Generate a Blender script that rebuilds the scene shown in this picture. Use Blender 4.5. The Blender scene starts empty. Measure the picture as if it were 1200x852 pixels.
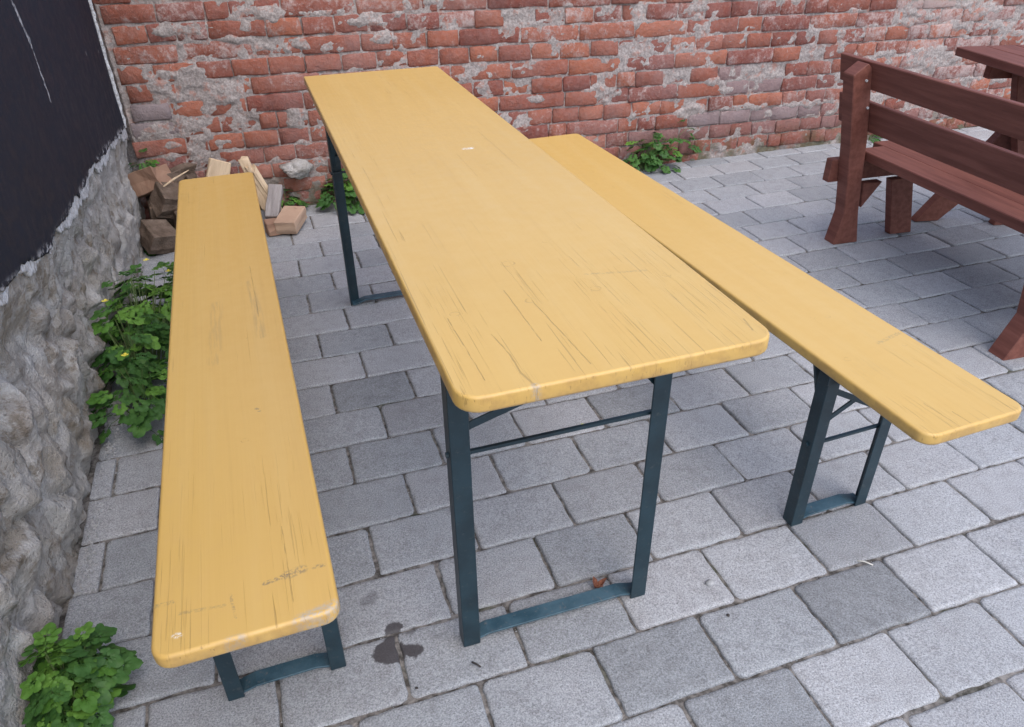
import bpy, bmesh, math, random
import numpy as np
from mathutils import Matrix, Vector
random.seed(7); np.random.seed(7)
S = bpy.context.scene
C = S.collection
PI = math.pi

# ------------------------------------------------------------------ camera
F, CH, PITCH, ROLL = 874.64, 1.3422, 0.57007, -0.01296
cam_d = bpy.data.cameras.new('camera'); cam = bpy.data.objects.new('camera', cam_d); C.objects.link(cam)
cam_d.sensor_width = 36; cam_d.lens = F/1200*36; cam_d.clip_end = 200; cam_d.clip_start = .02
fw = Vector((0, math.cos(PITCH), -math.sin(PITCH))); up0 = Vector((0, math.sin(PITCH), math.cos(PITCH))); rt0 = Vector((1, 0, 0))
rt = math.cos(ROLL)*rt0 + math.sin(ROLL)*up0; up = -math.sin(ROLL)*rt0 + math.cos(ROLL)*up0
M3 = Matrix((rt, up, -fw)).transposed()
cam.matrix_world = Matrix.Translation((0, 0, CH)) @ M3.to_4x4()
S.camera = cam
S.render.resolution_x, S.render.resolution_y = 1024, 727

# ------------------------------------------------------------------ world, sun, exposure
SUN_EL, SUN_AZ = math.radians(58), math.radians(150)      # azimuth clockwise from +Y
w = bpy.data.worlds.new('World'); S.world = w; w.use_nodes = True
wn_ = w.node_tree; bg = wn_.nodes['Background']
sky = wn_.nodes.new('ShaderNodeTexSky'); sky.sky_type = 'NISHITA'; sky.sun_disc = False
sky.sun_elevation = SUN_EL; sky.sun_rotation = SUN_AZ; sky.air_density = 1.0; sky.dust_density = 2.2; sky.ozone_density = 1.0
wn_.links.new(sky.outputs[0], bg.inputs[0]); bg.inputs[1].default_value = 0.15
sd = bpy.data.lights.new('sun', 'SUN'); sd.energy = .9; sd.angle = math.radians(90); sd.color = (1, .95, .88)
sun = bpy.data.objects.new('sun', sd); C.objects.link(sun)
sv = Vector((math.sin(SUN_AZ)*math.cos(SUN_EL), math.cos(SUN_AZ)*math.cos(SUN_EL), math.sin(SUN_EL)))
sun.rotation_euler = sv.to_track_quat('Z', 'Y').to_euler(); sun.location = (0, 0, 6)
S.view_settings.view_transform = 'Standard'; S.view_settings.look = 'None'
S.view_settings.exposure = 0.9; S.view_settings.gamma = 1

# ------------------------------------------------------------------ helpers
TH, PH = math.radians(18.3), math.radians(17.3)
def XY(u, v): return (u*math.cos(TH)-v*math.sin(TH), u*math.sin(TH)+v*math.cos(TH))
def proj(x, y, z):
    d = Vector((x, y, z-CH)); zz = d.dot(fw)
    if zz <= .01: return None
    return 600+F*d.dot(rt)/zz, 426-F*d.dot(up)/zz, F/zz

def h2(ix, iy, seed):
    n = (ix.astype(np.int64)*374761393 + iy.astype(np.int64)*668265263 + seed*1442695041) & 0xffffffff
    n = ((n ^ (n >> 13))*1274126177) & 0xffffffff
    return ((n ^ (n >> 16)) & 0xffff)/65535.0
def vn(x, y, seed=0):
    ix = np.floor(x); iy = np.floor(y); fx = x-ix; fy = y-iy
    fx = fx*fx*(3-2*fx); fy = fy*fy*(3-2*fy); ix = ix.astype(np.int64); iy = iy.astype(np.int64)
    a = h2(ix, iy, seed); b = h2(ix+1, iy, seed); c = h2(ix, iy+1, seed); d = h2(ix+1, iy+1, seed)
    return (a*(1-fx)+b*fx)*(1-fy)+(c*(1-fx)+d*fx)*fy
def fbm(x, y, oct=4, seed=0):
    x = np.asarray(x, float); y = np.asarray(y, float)
    t = 0; a = .5; s = 0
    for o in range(oct):
        t = t+a*vn(x*2**o+17.3*o, y*2**o-9.1*o, seed+o); s += a; a *= .5
    return t/s

def mesh_obj(name, verts, faces, mat=None, parent=None, smooth=False):
    me = bpy.data.meshes.new(name); me.from_pydata(verts, [], faces); me.update()
    if smooth: me.polygons.foreach_set('use_smooth', [True]*len(me.polygons))
    if mat: me.materials.append(mat)
    o = bpy.data.objects.new(name, me); C.objects.link(o)
    if parent: o.parent = parent
    return o
def inst(name, me, parent=None, loc=(0, 0, 0), rot=(0, 0, 0), sc=(1, 1, 1)):
    o = bpy.data.objects.new(name, me); C.objects.link(o); o.location = loc; o.rotation_euler = rot; o.scale = sc
    if parent: o.parent = parent
    return o
def tag(o, label=None, cat=None, group=None, kind=None):
    if label: o['label'] = label
    if cat: o['category'] = cat
    if group: o['group'] = group
    if kind: o['kind'] = kind
    return o
def empty(name, loc, rz=0):
    o = bpy.data.objects.new(name, None); C.objects.link(o); o.location = loc; o.rotation_euler = (0, 0, rz)
    o.empty_display_size = .1
    return o
class MB:
    def __init__(s): s.v = []; s.f = []
    def add(s, v, f):
        n = len(s.v); s.v += [tuple(p) for p in v]; s.f += [tuple(i+n for i in q) for q in f]
    def box(s, a, b):
        (x0, y0, z0), (x1, y1, z1) = a, b
        s.add([(x0,y0,z0),(x1,y0,z0),(x1,y1,z0),(x0,y1,z0),(x0,y0,z1),(x1,y0,z1),(x1,y1,z1),(x0,y1,z1)],
              [(0,3,2,1),(4,5,6,7),(0,1,5,4),(1,2,6,5),(2,3,7,6),(3,0,4,7)])
    def prism(s, poly, axis, a, b):
        # poly: ccw list of 2-D points, axis: extrusion axis
        n = len(poly)
        def P(p, t): return {'z': (p[0], p[1], t), 'y': (p[0], t, p[1]), 'x': (t, p[0], p[1])}[axis]
        v = [P(p, a) for p in poly]+[P(p, b) for p in poly]
        f = [tuple(range(n))[::-1], tuple(range(n, 2*n))]+[(i, (i+1) % n, n+(i+1) % n, n+i) for i in range(n)]
        s.add(v, f)
    def bar(s, p, q, w, t, upv=(0, 0, 1)):
        p, q = Vector(p), Vector(q); d = (q-p).normalized(); u = Vector(upv)
        sx = d.cross(u)
        if sx.length < 1e-4: sx = d.cross(Vector((1, 0, 0)))
        sx.normalize(); uu = sx.cross(d).normalized()
        v = []
        for e in (p, q):
            for a, b in ((-1, -1), (1, -1), (1, 1), (-1, 1)): v.append(e+sx*a*w/2+uu*b*t/2)
        s.add(v, [(0,3,2,1),(4,5,6,7),(0,1,5,4),(1,2,6,5),(2,3,7,6),(3,0,4,7)])
    def tube(s, pts, rs, n=8, cap=True):
        pts = [Vector(p) for p in pts]
        if not hasattr(rs, '__len__'): rs = [rs]*len(pts)
        base = len(s.v); V = []; Fc = []
        prev = None
        for i, p in enumerate(pts):
            d = (pts[min(i+1, len(pts)-1)]-pts[max(i-1, 0)]).normalized()
            a = d.cross(Vector((0, 0, 1))) if prev is None else prev-d*prev.dot(d)
            if a.length < 1e-3: a = d.cross(Vector((1, 0, 0)))
            a.normalize(); prev = a; b = d.cross(a)
            for k in range(n):
                t = 2*PI*k/n; V.append(p+(a*math.cos(t)+b*math.sin(t))*rs[i])
        for i in range(len(pts)-1):
            for k in range(n):
                Fc.append((i*n+k, i*n+(k+1) % n, (i+1)*n+(k+1) % n, (i+1)*n+k))
        if cap: Fc += [tuple(range(n))[::-1], tuple(range((len(pts)-1)*n, len(pts)*n))]
        s.add(V, Fc)
    def build(s, name, mat, parent=None, bevel=0, smooth=False, seg=1):
        me = bpy.data.meshes.new(name); me.from_pydata(s.v, [], s.f); me.update()
        bm = bmesh.new(); bm.from_mesh(me)
        bmesh.ops.recalc_face_normals(bm, faces=bm.faces)
        if bevel: bmesh.ops.bevel(bm, geom=[e for e in bm.edges if e.is_manifold and e.calc_face_angle(0) > .6], offset=bevel, segments=seg, affect='EDGES', clamp_overlap=True)
        bm.to_mesh(me); bm.free()
        if smooth: me.polygons.foreach_set('use_smooth', [True]*len(me.polygons))
        if mat: me.materials.append(mat)
        o = bpy.data.objects.new(name, me); C.objects.link(o)
        if parent: o.parent = parent
        return o

# ------------------------------------------------------------------ node helpers
class NT:
    def __init__(s, name):
        s.m = bpy.data.materials.new(name); s.m.use_nodes = True; s.t = s.m.node_tree; s.b = s.t.nodes['Principled BSDF']
    def n(s, ty, **k):
        nd = s.t.nodes.new(ty)
        for a, v in k.items(): setattr(nd, a, v)
        return nd
    def put(s, sock, v):
        if isinstance(v, (int, float)): sock.default_value = v
        elif isinstance(v, tuple):
            sock.default_value = v if len(v) == len(sock.default_value) else (*v, 1)
        else: s.t.links.new(v, sock)
    def math(s, op, a, b=0.0, c=None, clamp=False):
        nd = s.n('ShaderNodeMath', operation=op, use_clamp=clamp); s.put(nd.inputs[0], a); s.put(nd.inputs[1], b)
        if c is not None: s.put(nd.inputs[2], c)
        return nd.outputs[0]
    def mr(s, v, a, b, c=0.0, d=1.0, smooth=True):
        nd = s.n('ShaderNodeMapRange', interpolation_type='SMOOTHSTEP' if smooth else 'LINEAR')
        for i, x in enumerate((v, a, b, c, d)): s.put(nd.inputs[i], x)
        return nd.outputs[0]
    def mix(s, f, a, b, mode='MIX'):
        nd = s.n('ShaderNodeMix', data_type='RGBA', blend_type=mode); s.put(nd.inputs[0], f); s.put(nd.inputs[6], a); s.put(nd.inputs[7], b)
        return nd.outputs[2]
    def noise(s, vec, scale, detail=4, rough=.55, dist=0, col=False):
        nd = s.n('ShaderNodeTexNoise'); s.put(nd.inputs['Vector'], vec); nd.inputs['Scale'].default_value = scale
        nd.inputs['Detail'].default_value = detail; nd.inputs['Roughness'].default_value = rough; nd.inputs['Distortion'].default_value = dist
        return nd.outputs['Color' if col else 'Fac']
    def vor(s, vec, scale, feature='F1', rand=1.0, out='Distance'):
        nd = s.n('ShaderNodeTexVoronoi', feature=feature); s.put(nd.inputs['Vector'], vec); nd.inputs['Scale'].default_value = scale
        nd.inputs['Randomness'].default_value = rand
        return nd.outputs[out]
    def scale(s, vec, sc, off=(0, 0, 0)):
        nd = s.n('ShaderNodeMapping'); s.put(nd.inputs[0], vec); nd.inputs['Scale'].default_value = sc; nd.inputs['Location'].default_value = off
        return nd.outputs[0]
    def obj(s): return s.n('ShaderNodeTexCoord').outputs['Object']
    def pos(s): return s.n('ShaderNodeNewGeometry').outputs['Position']
    def oi(s, k): return s.n('ShaderNodeObjectInfo').outputs[k]
    def sep(s, vec):
        nd = s.n('ShaderNodeSeparateXYZ'); s.put(nd.inputs[0], vec); return nd.outputs
    def comb(s, x, y, z):
        nd = s.n('ShaderNodeCombineXYZ'); s.put(nd.inputs[0], x); s.put(nd.inputs[1], y); s.put(nd.inputs[2], z); return nd.outputs[0]
    def bump(s, h, strength=.5, dist=.005, nrm=None):
        nd = s.n('ShaderNodeBump'); s.put(nd.inputs['Height'], h); nd.inputs['Strength'].default_value = strength; nd.inputs['Distance'].default_value = dist
        if nrm is not None: s.put(nd.inputs['Normal'], nrm)
        return nd.outputs[0]
    def seg(s, x, y, p, q, w, soft):
        # 1 close to the segment p-q in the xy plane
        dx, dy = q[0]-p[0], q[1]-p[1]; L2 = max(dx*dx+dy*dy, 1e-9)
        ax = s.math('SUBTRACT', x, p[0]); ay = s.math('SUBTRACT', y, p[1])
        t = s.math('ADD', s.math('MULTIPLY', ax, dx/L2), s.math('MULTIPLY', ay, dy/L2), clamp=True)
        ex = s.math('SUBTRACT', ax, s.math('MULTIPLY', t, dx)); ey = s.math('SUBTRACT', ay, s.math('MULTIPLY', t, dy))
        d = s.math('SQRT', s.math('ADD', s.math('MULTIPLY', ex, ex), s.math('MULTIPLY', ey, ey)))
        return s.mr(d, w, w+soft, 1.0, 0.0)
    def done(s, color=None, rough=None, normal=None, spec=None, metal=None):
        if color is not None: s.put(s.b.inputs['Base Color'], color)
        if rough is not None: s.put(s.b.inputs['Roughness'], rough)
        if normal is not None: s.put(s.b.inputs['Normal'], normal)
        if spec is not None: s.b.inputs['Specular IOR Level'].default_value = spec
        if metal is not None: s.b.inputs['Metallic'].default_value = metal
        return s.m

def mat_paver():
    a = NT('concrete_paver'); P = a.pos(); oc = a.sep(a.oi('Color'))
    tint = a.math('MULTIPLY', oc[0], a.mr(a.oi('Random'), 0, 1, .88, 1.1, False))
    big = a.noise(P, 5, 4, .6); mid = a.noise(P, 28, 5, .65); fine = a.noise(P, 300, 3, .75); grit = a.vor(P, 150)
    c = a.mix(big, (.285, .300, .318), (.395, .412, .430))
    c = a.mix(a.mr(mid, .35, .7), c, (.29, .285, .285), 'MIX') if False else a.mix(a.mr(mid, .42, .75, 0, .5), c, (.20, .20, .205))
    c = a.mix(a.math('MULTIPLY', a.oi('Random'), .25), c, (.36, .325, .315))
    c = a.mix(a.mr(a.noise(P, 1.6, 3), .5, .7, 0, .5), c, (.40, .405, .42))
    sp = a.mr(fine, .32, .68, .50, 1.5, False)
    c = a.mix(1.0, c, a.comb(sp, sp, sp), 'MULTIPLY')
    c = a.mix(a.mr(grit, .04, .16, .55, 0), c, (.50, .51, .52))
    dk = a.vor(a.scale(P, (1, 1, 1), (3, 5, 0)), 95)
    c = a.mix(a.mr(dk, .05, .14, .5, 0), c, (.06, .06, .06))
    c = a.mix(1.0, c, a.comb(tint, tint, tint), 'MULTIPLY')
    # spilled water soaking into the stone
    s = a.sep(P); wob = a.math('MULTIPLY', a.math('SUBTRACT', a.noise(P, 45, 3), .5), .03)
    x = a.math('ADD', s[0], wob); y = a.math('ADD', s[1], a.math('MULTIPLY', a.math('SUBTRACT', a.noise(a.scale(P, (1, 1, 1), (9, 2, 0)), 45, 3), .5), .03))
    wet = a.seg(x, y, (-.272, .985), (-.252, .985), .024, .006)
    wet = a.math('MAXIMUM', wet, a.seg(x, y, (-.24, .99), (-.208, .992), .012, .006))
    wet = a.math('MAXIMUM', wet, a.seg(x, y, (-.262, 1.02), (-.262, 1.048), .013, .006))
    wet = a.math('MAXIMUM', wet, a.math('MULTIPLY', a.seg(x, y, (-.225, 1.04), (-.22, 1.045), .005, .006), .6))
    wet = a.math('MAXIMUM', wet, a.math('MULTIPLY', a.seg(x, y, (-.33, 1.12), (-.32, 1.13), .008, .01), .45))
    c = a.mix(a.math('MULTIPLY', wet, .90), c, (.045, .038, .04))
    hgt = a.math('ADD', a.math('MULTIPLY', fine, .5), a.math('MULTIPLY', mid, 1.0))
    hgt = a.math('SUBTRACT', hgt, a.mr(dk, .03, .12, .6, 0))
    nrm = a.bump(hgt, .75, .004)
    return a.done(c, a.mix(wet, (.68, .68, .68), (.60, .60, .60)), nrm, .5)
def mat_joint():
    a = NT('joint_sand'); P = a.pos()
    c = a.mix(a.mr(a.noise(P, 60, 5), .3, .7), (.07, .064, .058), (.30, .28, .26))
    c = a.mix(a.mr(a.noise(P, 6, 3), .56, .7, 0, .55), c, (.045, .06, .025))
    return a.done(c, .95, a.bump(a.noise(P, 300, 4), .8, .004), .1)
def mat_brick():
    a = NT('weathered_brick'); P = a.pos(); oc = a.sep(a.oi('Color')); s = a.sep(P)
    n1 = a.noise(P, 14, 5, .65); n2 = a.noise(P, 70, 5, .7); n3 = a.noise(P, 5, 4, .6)
    c = a.mix(oc[0], (.24, .078, .060), (.40, .140, .085))
    c = a.mix(a.mr(n1, .48, .78, 0, .55), c, (.13, .052, .045))
    c = a.mix(a.mr(n2, .5, .75, 0, .45), c, (.45, .22, .15))
    # grey cement-like bricks
    c = a.mix(oc[2], c, a.mix(n1, (.20, .17, .175), (.36, .32, .33)))
    # lime and mortar residue
    r = a.math('ADD', a.math('MULTIPLY', n2, .45), a.math('MULTIPLY', a.noise(a.scale(P, (1, 1, 1), (3, 1, 2)), 18, 6, .7), .75))
    r = a.math('ADD', r, a.math('MULTIPLY', oc[1], .55))
    c = a.mix(a.mr(r, .70, .92, 0, .85), c, (.50, .40, .375))
    c = a.mix(a.mr(a.noise(P, 1.8, 4), .45, .68, 0, .28), c, (.36, .26, .25))
    c = a.mix(a.mr(a.noise(P, 40, 4, .7), .35, .65, .0, .16), c, (.40, .31, .29))
    moss = a.math('MULTIPLY', a.mr(s[2], .22, .0), a.mr(a.noise(P, 9, 4), .46, .66))
    c = a.mix(a.math('MULTIPLY', moss, .7), c, (.09, .085, .04))
    hgt = a.math('ADD', a.math('MULTIPLY', n2, .6), a.math('MULTIPLY', n1, .8))
    hgt = a.math('ADD', hgt, a.math('MULTIPLY', a.noise(P, 260, 3), .25))
    return a.done(c, .95, a.bump(hgt, 1.0, .012), .15)
def mat_mortar():
    a = NT('old_lime_mortar'); P = a.pos(); s = a.sep(P)
    n1 = a.noise(P, 12, 6, .65); n2 = a.noise(P, 90, 5, .7)
    c = a.mix(n1, (.34, .285, .265), (.62, .56, .53))
    c = a.mix(a.mr(n2, .35, .7, .6, 0), c, (.12, .10, .095))
    c = a.mix(a.mr(a.noise(P, 22, 5, .7), .52, .66, 0, .75), c, (.40, .20, .155))
    c = a.mix(a.math('MULTIPLY', a.mr(s[2], .25, .0), a.mr(a.noise(P, 7, 4), .4, .6, 0, .8)), c, (.10, .095, .05))
    # fine noise darkens its low spots above and also drives the bump
    hgt = a.math('ADD', a.math('MULTIPLY', n2, .6), a.math('MULTIPLY', a.noise(P, 35, 4), 1.0))
    return a.done(c, .95, a.bump(hgt, .9, .008), .15)
def mat_rock(name, c0, c1, c2):
    a = NT(name); P = a.pos(); s = a.sep(P)
    n1 = a.noise(P, 9, 6, .65); n2 = a.noise(P, 55, 6, .7); rnd = a.oi('Random')
    c = a.mix(a.mr(n1, .3, .7), c0, c1)
    c = a.mix(a.math('MULTIPLY', a.mr(a.noise(P, 5, 4), .45, .65), .7), c, c2)
    c = a.mix(a.mr(a.noise(P, 11, 6, .7), a.math('SUBTRACT', .47, a.mr(s[1], 1.7, 2.8, 0, .10)), .60, 0, .85), c, (.66, .64, .62))
    c = a.mix(a.mr(n2, .5, .72, 0, .55), c, (.50, .47, .45))
    c = a.mix(a.mr(n2, .30, .42, .6, 0), c, (.12, .105, .095))
    c = a.mix(a.mr(rnd, 0, 1, 0, .35), c, (.17, .145, .12))
    c = a.mix(a.mr(a.noise(P, 17, 5, .7), .53, .66, 0, .7), c, (.22, .175, .125))
    hgt = a.math('ADD', a.math('MULTIPLY', n2, .7), a.math('MULTIPLY', a.noise(P, 24, 6, .7), 1.2))
    hgt = a.math('ADD', hgt, a.math('MULTIPLY', a.noise(P, 220, 3), .25))
    return a.done(c, .95, a.bump(hgt, 1.0, .018), .15)
def mat_plaster():
    a = NT('white_torn_plaster'); P = a.pos()
    n2 = a.noise(P, 70, 6, .7)
    c = a.mix(a.mr(n2, .3, .62), (.28, .27, .27), (.66, .67, .69))
    return a.done(c, .9, a.bump(n2, .9, .006), .15)
def mat_black_paint():
    a = NT('black_wall_paint'); P = a.pos(); O = a.obj(); o = a.sep(O)
    n = a.noise(P, 3.5, 4, .6); n2 = a.noise(P, 26, 5, .65); n3 = a.noise(P, 130, 4, .7)
    c = a.mix(n, (.008, .011, .020), (.013, .017, .030))
    c = a.mix(a.mr(n2, .45, .75, 0, .35), c, (.018, .022, .036))
    wob = a.math('MULTIPLY', a.math('SUBTRACT', a.noise(P, 40, 3), .5), .03)
    y = a.math('ADD', o[1], wob); z = o[2]
    m = a.seg(y, z, (2.443, 1.13), (2.495, 1.0), .004, .008)
    m = a.math('MAXIMUM', m, a.seg(y, z, (2.495, 1.0), (2.50, .84), .002, .006))
    m = a.math('MAXIMUM', m, a.seg(y, z, (2.23, 1.13), (2.25, 1.09), .004, .01))
    m = a.math('MULTIPLY', m, a.mr(a.noise(P, 60, 4, .7), .40, .58, .1, .8))
    kz = [(1.2, .66), (1.574, .655), (2.026, .580), (2.624, .557), (3.033, .535), (3.45, .49), (3.68, .46)]
    for q0, q1 in zip(kz, kz[1:]): m = a.math('MAXIMUM', m, a.math('MULTIPLY', a.seg(o[1], o[2], (q0[0], q0[1]), (q1[0], q1[1]), .002, .030), a.mr(a.noise(a.scale(P, (1, .6, 1)), 34, 6, .75), .50, .58)))
    sp = a.math('MULTIPLY', a.mr(a.vor(a.scale(P, (1, 1, .35)), 16), .03, .06, 1, 0), a.mr(a.noise(P, 6, 2), .52, .6))
    m = a.math('MAXIMUM', m, a.math('MULTIPLY', sp, .6))
    c = a.mix(m, c, (.5, .5, .52))
    return a.done(c, a.mr(n2, .3, .7, .55, .75), a.bump(a.math('ADD', n2, a.math('MULTIPLY', n3, .35)), .18, .004), .25)
def mat_yellow(name, L, W, knots, cracks, scuffs, chips, worn, endw, seed, bundles=()):
    a = NT(name); O = a.obj(); o = a.sep(O); x, y = o[0], o[1]
    V = a.scale(O, (1, 1, 1), (seed*1.7, seed*3.1, 0))
    n1 = a.noise(V, 2.2, 4, .55); n2 = a.noise(V, 25, 4, .6); st = a.noise(a.scale(V, (60, 2.2, 30)), 1, 5, .6); sb = a.noise(a.scale(V, (90, 1.5, 30)), 1, 2, .5)
    c = a.mix(n1, (.615, .380, .094), (.67, .425, .120))
    c = a.mix(a.mr(n2, .4, .75, 0, .18), c, (.60, .36, .12))
    c = a.mix(a.mr(st, .52, .75, 0, .20), c, (.52, .31, .08))
    c = a.mix(a.mr(a.noise(a.scale(V, (22, 1.1, 30), (3, 3, 0)), 1, 3, .5), .45, .7, 0, .25), c, (.68, .46, .16))
    # open grain: long thin cracks in the paint, densest near the ends and along a few boards
    g = a.noise(a.scale(V, (260, 3.6, 60)), 1, 2, .5)
    g2 = a.noise(a.scale(V, (120, 1.4, 60), (5, 2, 0)), 1, 2, .4)
    g3 = a.noise(a.scale(V, (430, 7, 60), (8, 1, 0)), 1, 2, .5)
    ends = a.mr(a.math('ABSOLUTE', y), L/2-.62, L/2-.05, 0, 1, False)
    near = a.mr(y, -L/2+endw, -L/2+.03, 0, 1, False)
    msk = a.mr(a.math('ADD', a.noise(a.scale(V, (9, 1.2, 1), (2, 7, 0)), 1, 3, .5), a.math('MULTIPLY', near, .16)), .52, .68)
    for (p, q, wd, k) in bundles: msk = a.math('ADD', msk, a.math('MULTIPLY', a.seg(x, y, p, q, wd, .03), k), clamp=True)
    cr = a.math('MULTIPLY', a.mr(g, .655, .70, 0, .85), msk)
    cr = a.math('MAXIMUM', cr, a.math('MULTIPLY', a.mr(g2, .72, .745), a.mr(msk, 0, 1, .3, 1)))
    wob = a.math('MULTIPLY', a.math('SUBTRACT', a.noise(V, 30, 3), .5), .0035)
    xw = a.math('ADD', x, wob)
    cr = a.math('MAXIMUM', cr, a.math('MULTIPLY', a.math('MULTIPLY', a.mr(g3, .60, .68), a.mr(y, -L/2+.55, -L/2+.1, 0, .55)), a.mr(a.noise(a.scale(V, (14, 2, 1), (4, 4, 0)), 1, 2), .42, .60)))
    brk = a.mr(a.noise(a.scale(V, (40, 25, 1)), 1, 3), .38, .52, .25, 1)
    for (p, q, wd) in cracks: cr = a.math('MAXIMUM', cr, a.math('MULTIPLY', a.seg(xw, y, p, q, wd, .0007), brk if wd < .0009 else 1.0))
    kn = None
    for (kx, ky, r) in knots:
        ex = a.math('DIVIDE', a.math('SUBTRACT', xw, kx), r); ey = a.math('DIVIDE', a.math('SUBTRACT', y, ky), r*.8)
        d = a.math('SQRT', a.math('ADD', a.math('MULTIPLY', ex, ex), a.math('MULTIPLY', ey, ey)))
        ring = a.math('SUBTRACT', 1.0, a.mr(a.math('ABSOLUTE', a.math('SUBTRACT', d, 1.0)), .06, .22), clamp=True)
        ring = a.math('MULTIPLY', ring, a.mr(a.noise(V, 70, 3), .42, .56, .08, .95))
        kn = ring if kn is None else a.math('MAXIMUM', kn, ring)
    if kn is not None: cr = a.math('MAXIMUM', cr, a.math('MULTIPLY', kn, .55))
    c = a.mix(a.math('MULTIPLY', cr, .36), c, (.17, .10, .035))
    rg = a.noise(V, 160, 4, .7); rs = a.noise(a.scale(V, (110, 9, 1)), 1, 4, .6)
    for (p, q, wd, k) in scuffs:
        c = a.mix(a.math('MULTIPLY', a.math('MULTIPLY', a.seg(xw, y, p, q, wd, wd*1.5), a.mr(rs if wd > .005 else rg, .42, .6)), k*.75), c, (.20, .155, .10))
    for (p, q, wd) in chips:
        c = a.mix(a.math('MULTIPLY', a.seg(xw, y, p, q, wd, .006), a.mr(rg, .44, .52)), c, (.86, .83, .76))
    for (p, q, wd) in worn:
        wm = a.math('MULTIPLY', a.seg(xw, y, p, q, wd, .009), a.mr(a.noise(a.scale(V, (140, 190, 90)), 1, 4, .7), .42, .54))
        c = a.mix(a.math('MULTIPLY', wm, .85), c, (.47, .39, .29))
    # browner, darker tone on the rounded edge and sides, broken by noise
    ed = a.mr(a.math('ABSOLUTE', x), W/2-.004, W/2+.001, 0, 1)
    ed = a.math('MAXIMUM', ed, a.mr(a.math('ABSOLUTE', y), L/2-.004, L/2+.001, 0, 1))
    c = a.mix(a.math('MULTIPLY', ed, a.mr(n2, .4, .62, .18, .65)), c, (.40, .235, .075))
    a.b.inputs['Coat Weight'].default_value = .4; a.b.inputs['Coat Roughness'].default_value = .32
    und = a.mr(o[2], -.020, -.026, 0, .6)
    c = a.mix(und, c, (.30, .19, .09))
    hgt = a.math('SUBTRACT', a.math('MULTIPLY', sb, .6), a.math('MULTIPLY', cr, 1.3))
    return a.done(c, a.mr(n2, .3, .7, .38, .52), a.bump(hgt, .5, .0016), .5)
def mat_simple(name, c0, c1, sc=20, rough=.6, bump=.3, spec=.4, c2=None, aniso=(1, 1, 1), dist=.003):
    a = NT(name); O = a.obj(); V = a.scale(O, aniso)
    n = a.noise(V, sc, 5, .6); n2 = a.noise(V, sc*6, 4, .65)
    c = a.mix(a.mr(n, .3, .7), c0, c1)
    if c2: c = a.mix(a.mr(n2, .58, .7, 0, .8), c, c2)
    return a.done(c, rough, a.bump(a.math('ADD', n, a.math('MULTIPLY', n2, .6)), bump, dist), spec)
def mat_leaf(name, c0, c1, c2):
    a = NT(name); r = a.oi('Random'); P = a.pos()
    c = a.mix(r, c0, c1); c = a.mix(a.mr(a.noise(P, 25, 3), .5, .7, 0, .6), c, c2)
    a.b.inputs['Subsurface Weight'].default_value = 0
    return a.done(c, .55, a.bump(a.noise(P, 120, 3), .3, .002), .3)

M = dict(paver=mat_paver(), joint=mat_joint(), brick=mat_brick(), mortar=mat_mortar(),
    stone=mat_rock('rubble_stone', (.42, .38, .345), (.60, .565, .53), (.36, .31, .24)),
    rmortar=mat_rock('rubble_mortar', (.50, .47, .44), (.66, .64, .61), (.44, .40, .35)),
    plaster=mat_plaster(), black=mat_black_paint(),
    steel=mat_simple('dark_green_enamel', (.008, .022, .031), (.014, .038, .052), 12, .42, .15, .5, (.04, .055, .06)),
    floorbar=mat_simple('worn_blue_green_enamel', (.02, .06, .085), (.06, .12, .155), 20, .5, .3, .5, (.13, .14, .14)),
    stain=mat_simple('red_brown_wood_stain', (.140, .048, .034), (.215, .080, .058), 3, .6, .35, .28, (.12, .048, .038), (14, 1, 14)),
    wood=mat_simple('sawn_wood_end', (.27, .16, .11), (.38, .24, .17), 4, .85, .5, .2, (.28, .17, .11), (1, 1, 6)),
    woodt=mat_simple('tan_sawn_wood', (.42, .28, .20), (.55, .39, .28), 4, .85, .5, .2, (.30, .20, .14), (1, 1, 6)),
    woodp=mat_simple('pale_split_wood', (.56, .42, .28), (.70, .55, .38), 5, .85, .6, .2, (.36, .26, .17), (9, 9, 1)),
    woodg=mat_simple('grey_weathered_wood', (.24, .215, .21), (.36, .33, .32), 5, .9, .6, .2, (.16, .13, .12), (9, 9, 1)),
    bark=mat_simple('rough_brown_bark', (.11, .08, .06), (.22, .165, .13), 14, .95, 1.0, .1, (.08, .06, .045), dist=.01),
    leaf=mat_leaf('leaf_green', (.060, .155, .020), (.11, .235, .036), (.15, .29, .048)),
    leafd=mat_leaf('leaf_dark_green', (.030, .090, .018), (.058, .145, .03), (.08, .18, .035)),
    stem=mat_simple('plant_stem', (.09, .14, .04), (.12, .17, .06), 20, .6),
    petal=mat_simple('yellow_petal', (.75, .62, .05), (.85, .72, .10), 20, .5),
    dry=mat_simple('dry_leaf_brown', (.14, .05, .03), (.36, .15, .09), 60, .8, .5),
    pebble=mat_simple('pale_pebble', (.28, .29, .29), (.42, .42, .43), 60, .9, .5),
    grit=mat_simple('dark_grit', (.035, .03, .028), (.07, .06, .055), 60, .9, .5),
    twig=mat_simple('pale_twig', (.5, .48, .42), (.62, .6, .55), 60, .8, .5),
    lime=mat_simple('yellow_green_string', (.50, .56, .12), (.62, .66, .2), 60, .6, .3),
    metal=mat_simple('bolt_zinc', (.45, .45, .45), (.6, .6, .6), 60, .4, .2, .5))

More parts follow.
